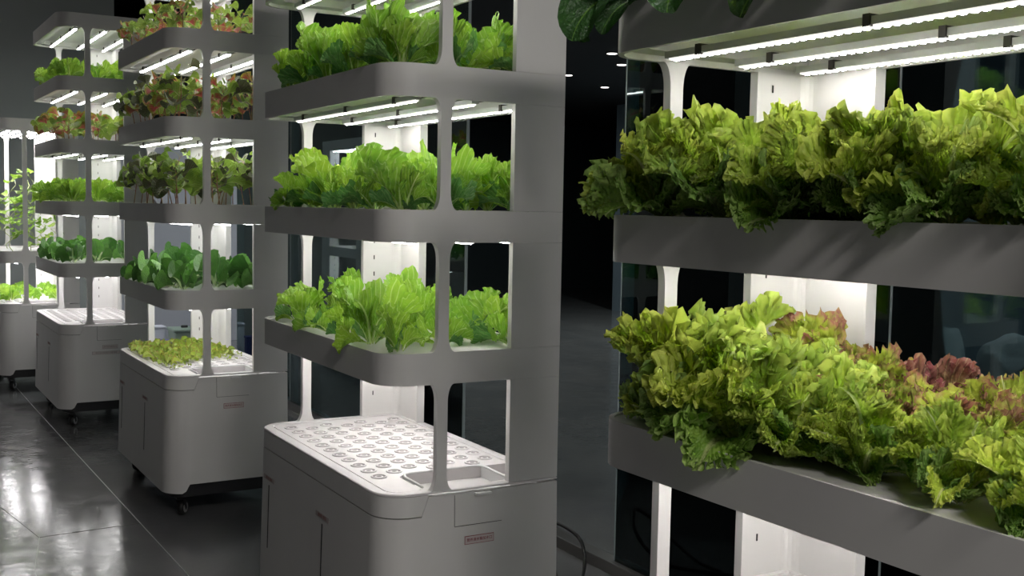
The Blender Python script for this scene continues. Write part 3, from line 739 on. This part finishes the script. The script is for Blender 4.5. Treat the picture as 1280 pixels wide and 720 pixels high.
# third rack (far)
def far_ros(name, cat, pools, n, sz, op, what, word, seed0):
    def f(ix, iy, p, row, k):
        rosette(name, '%s in %s, %s from near end, far canopied rack, %s shelf' % (what, row, ORD[iy], word), cat, '%s plants on the far canopied rack %s shelf' % (cat, word), p, pools, n, sz, op, 0, seed0 + k, rk=1)
    return f
grid(1, LEV[0] - .004, 3, 5, .09, .46, .10, 1.05, far_ros('pak_choi', 'pak choi', [P_PAK], 7, .95, 1.0, 'dark pak choi', 'lowest', 1500))
grid(1, LEV[1] - .004, 3, 5, .09, .46, .10, 1.05, far_ros('lettuce', 'lettuce', [P_COS], 9, .95, 1.05, 'bright green lettuce', 'second', 1540))
def f1c(ix, iy, p, row, k):
    stemmed('amaranth_plant', 'rusty-leaved plant in %s, %s from near end, far canopied rack third shelf' % (row, ORD[iy]), 'leafy plant', 'stemmed plants on the far canopied rack third shelf', p, [P_AMA, P_AMA, P_AMAR], 8, .15 * random.Random(k).uniform(.7, 1.1), 1600 + k, size=1.25, rk=1)
grid(1, LEV[2] - .004, 3, 7, .08, .46, .07, 1.08, f1c, jit=.02)
grid(1, LEV[3] - .004, 3, 5, .09, .46, .10, 1.05, far_ros('lettuce', 'lettuce', [P_COS], 8, .85, 1.1, 'bright green lettuce', 'top', 1640))
# farthest rack: young lettuces on the deck, beans climbing in the tall compartment
def f0(ix, iy, p, row, k):
    rosette('lettuce_seedling', 'young pale lettuce in %s, %s from near end, farthest rack deck' % (row, ORD[iy]), 'lettuce', 'young lettuces on the farthest rack deck', p, [P_COS], 8, .62, 1.0, 0, 1700 + k, rk=0)
grid(0, .682, 3, 4, .10, .46, .26, 1.0, f0)
def vine(x, y, h, nleaf, label, seed):
    rnd = random.Random(seed); t = thing('climbing_vine', label, 'vine', place(0, x, y, 1.081), 0, 'climbing vines in the farthest rack')
    pts = [Vector((0, 0, 0))]; 
    for i in range(1, 15): pts.append(Vector((.03 * math.sin(i * 1.3 + seed), .03 * math.cos(i * 1.1 + seed), h * i / 14)))
    bm = bmesh.new(); tube(bm, pts, .003, 5)
    for i in range(nleaf):
        f = rnd.uniform(.03, 1) * 13.99; k = int(f); p = pts[k].lerp(pts[k + 1], f - k); az = rnd.uniform(0, 6.28); q = p + Vector((-math.sin(az), math.cos(az), .2)) * rnd.uniform(.02, .06)
        tube(bm, [p, q], .0012, 4, cap=False); s = rnd.uniform(.7, 1.15)
        o = inst('leaf', rnd.choice(P_VINE), t, q, (0, 0, 0), (s, s, s)); o.rotation_euler = (Matrix.Rotation(az, 3, 'Z') @ Matrix.Rotation(-rnd.uniform(.5, 1.4), 3, 'X')).to_euler()
    obj('stem', bm, M['stem_pale'], t)
vine(.10, .10, .55, 14, 'leafy vine low on the left of the near post, farthest rack', 3)
vine(.24, .18, .62, 18, 'tall leafy vine just right of the near post, farthest rack', 5)
vine(.33, .30, .50, 14, 'leafy vine near the lit column of the farthest rack', 8)
vine(.12, .62, .45, 14, 'leafy vine in the middle of the farthest rack', 11)
vine(.40, .12, .35, 14, 'short leafy vine nearest the right column, farthest rack', 14)
vine(.30, .90, .60, 16, 'rearmost leafy vine of the farthest rack', 17)
#@@END


# ------------------------------------------------------------------ things behind and below
def sack(x, y, z, lx, ly, lz, rz, label, seed, tilt=0):
    rnd = random.Random(seed); bm = bmesh.new(); bmesh.ops.create_uvsphere(bm, u_segments=40, v_segments=24, radius=1)
    ph = [rnd.uniform(0, 6) for _ in range(8)]
    for v in bm.verts:
        p = v.co; q = [math.copysign(abs(c_) ** .55, c_) for c_ in p]
        pinch = 1 - .35 * abs(q[0]) ** 6
        wr = .05 * math.sin(5 * q[0] + 3 * q[1] + ph[0]) + .035 * math.sin(11 * q[1] + 4 * q[2] + ph[1]) + .03 * math.sin(13 * q[0] - 6 * q[1] + ph[2]) + .02 * math.sin(23 * q[1] + 9 * q[0] + ph[3])
        v.co = Vector((q[0] * lx, q[1] * ly * (1 + wr), q[2] * lz * pinch * (1 + wr * 1.6)))
        if abs(q[0]) > .93: v.co.z += .03 * math.sin(9 * q[1] + ph[4]); v.co.x += math.copysign(.03, q[0])
    o = obj('sack', bm, M['sack'], None, smooth=True); o.location = (x, y, z + lz * .95); o.rotation_euler = (0, tilt, rz)
    return tag(o, label, 'sack', 'white sacks piled behind the glass')
sack(2.25, -.42, 0, .34, .50, .145, .1, 'large white sack at the bottom of the pile behind glass', 1)
sack(2.22, -.46, .33, .33, .46, .125, .05, 'white sack second from the floor behind glass', 2)
sack(2.25, -.40, .61, .32, .47, .105, .0, 'wide white sack under the two top sacks behind glass', 3)
sack(2.18, .03, .85, .17, .15, .115, .5, 'small crumpled white sack, left on top of the pile', 4, .1)
sack(2.28, -.52, .85, .22, .26, .12, -.2, 'plump white sack, right on top of the pile', 5, -.05)
# floor cable
bm = bmesh.new()
kp = [(1.02, .62, .012), (1.06, .72, .03), (1.10, .86, .10), (1.14, .97, .175), (1.18, 1.0, .20), (1.22, .96, .19), (1.26, .90, .15), (1.25, .84, .09), (1.20, .78, .03), (1.12, .70, .012), (1.0, .55, .012), (.9, .35, .012)]
def smooth_path(P, n=6):
    P = [Vector(p) for p in P]; out = []
    for i in range(len(P) - 1):
        p0 = P[max(i - 1, 0)]; p1 = P[i]; p2 = P[i + 1]; p3 = P[min(i + 2, len(P) - 1)]
        for k in range(n):
            t = k / n; out.append(.5 * ((2 * p1) + (-p0 + p2) * t + (2 * p0 - 5 * p1 + 4 * p2 - p3) * t * t + (-p0 + 3 * p1 - 3 * p2 + p3) * t ** 3))
    out.append(P[-1]); return out
tube(bm, smooth_path(kp), .008, 8)
tag(obj('power_cable', bm, M['rubber']), 'black power cable looping up from floor beside the glass wall', 'cable')
# things seen through the rack at the far end
t = thing('storage_tub', 'low dull green tub on the floor behind the second rack', 'tub', (1.235, 7.4, 0), .03)
bm = bmesh.new(); v = [bm.verts.new(p) for p in ((-.10, -.10, 0), (.10, -.10, 0), (.10, .10, 0), (-.10, .10, 0), (-.12, -.12, .31), (.12, -.12, .31), (.12, .12, .31), (-.12, .12, .31))]
for f in ((0, 1, 2, 3), (4, 5, 6, 7), (0, 1, 5, 4), (1, 2, 6, 5), (2, 3, 7, 6), (3, 0, 4, 7)): bm.faces.new([v[k] for k in f])
obj('tub_body', bm, M['bin'], t, bevel=.012)
obj('tub_lid', bx(-.13, .13, -.13, .13, .31, .34), M['bin'], t, bevel=.01)
obj('lid_handle', bx(-.03, .03, -.012, .012, .34, .362), M['black'], t, bevel=.005)
for (x, y, w_, d_, h_, mt, lb) in ((1.03, 7.55, .055, .07, .33, 'boxes', 'pale upright box left of the green tub'), (1.02, 7.2, .035, .05, .24, 'bluebox', 'small dark blue box before the pale box')):
    t = thing('storage_box', lb, 'box', (x, y, 0), .05)
    obj('box_body', bx(-w_, w_, -d_, d_, 0, h_), M[mt], t, bevel=.01); obj('box_lid', bx(-w_ - .005, w_ + .005, -d_ - .005, d_ + .005, h_, h_ + .02), M[mt], t, bevel=.005)
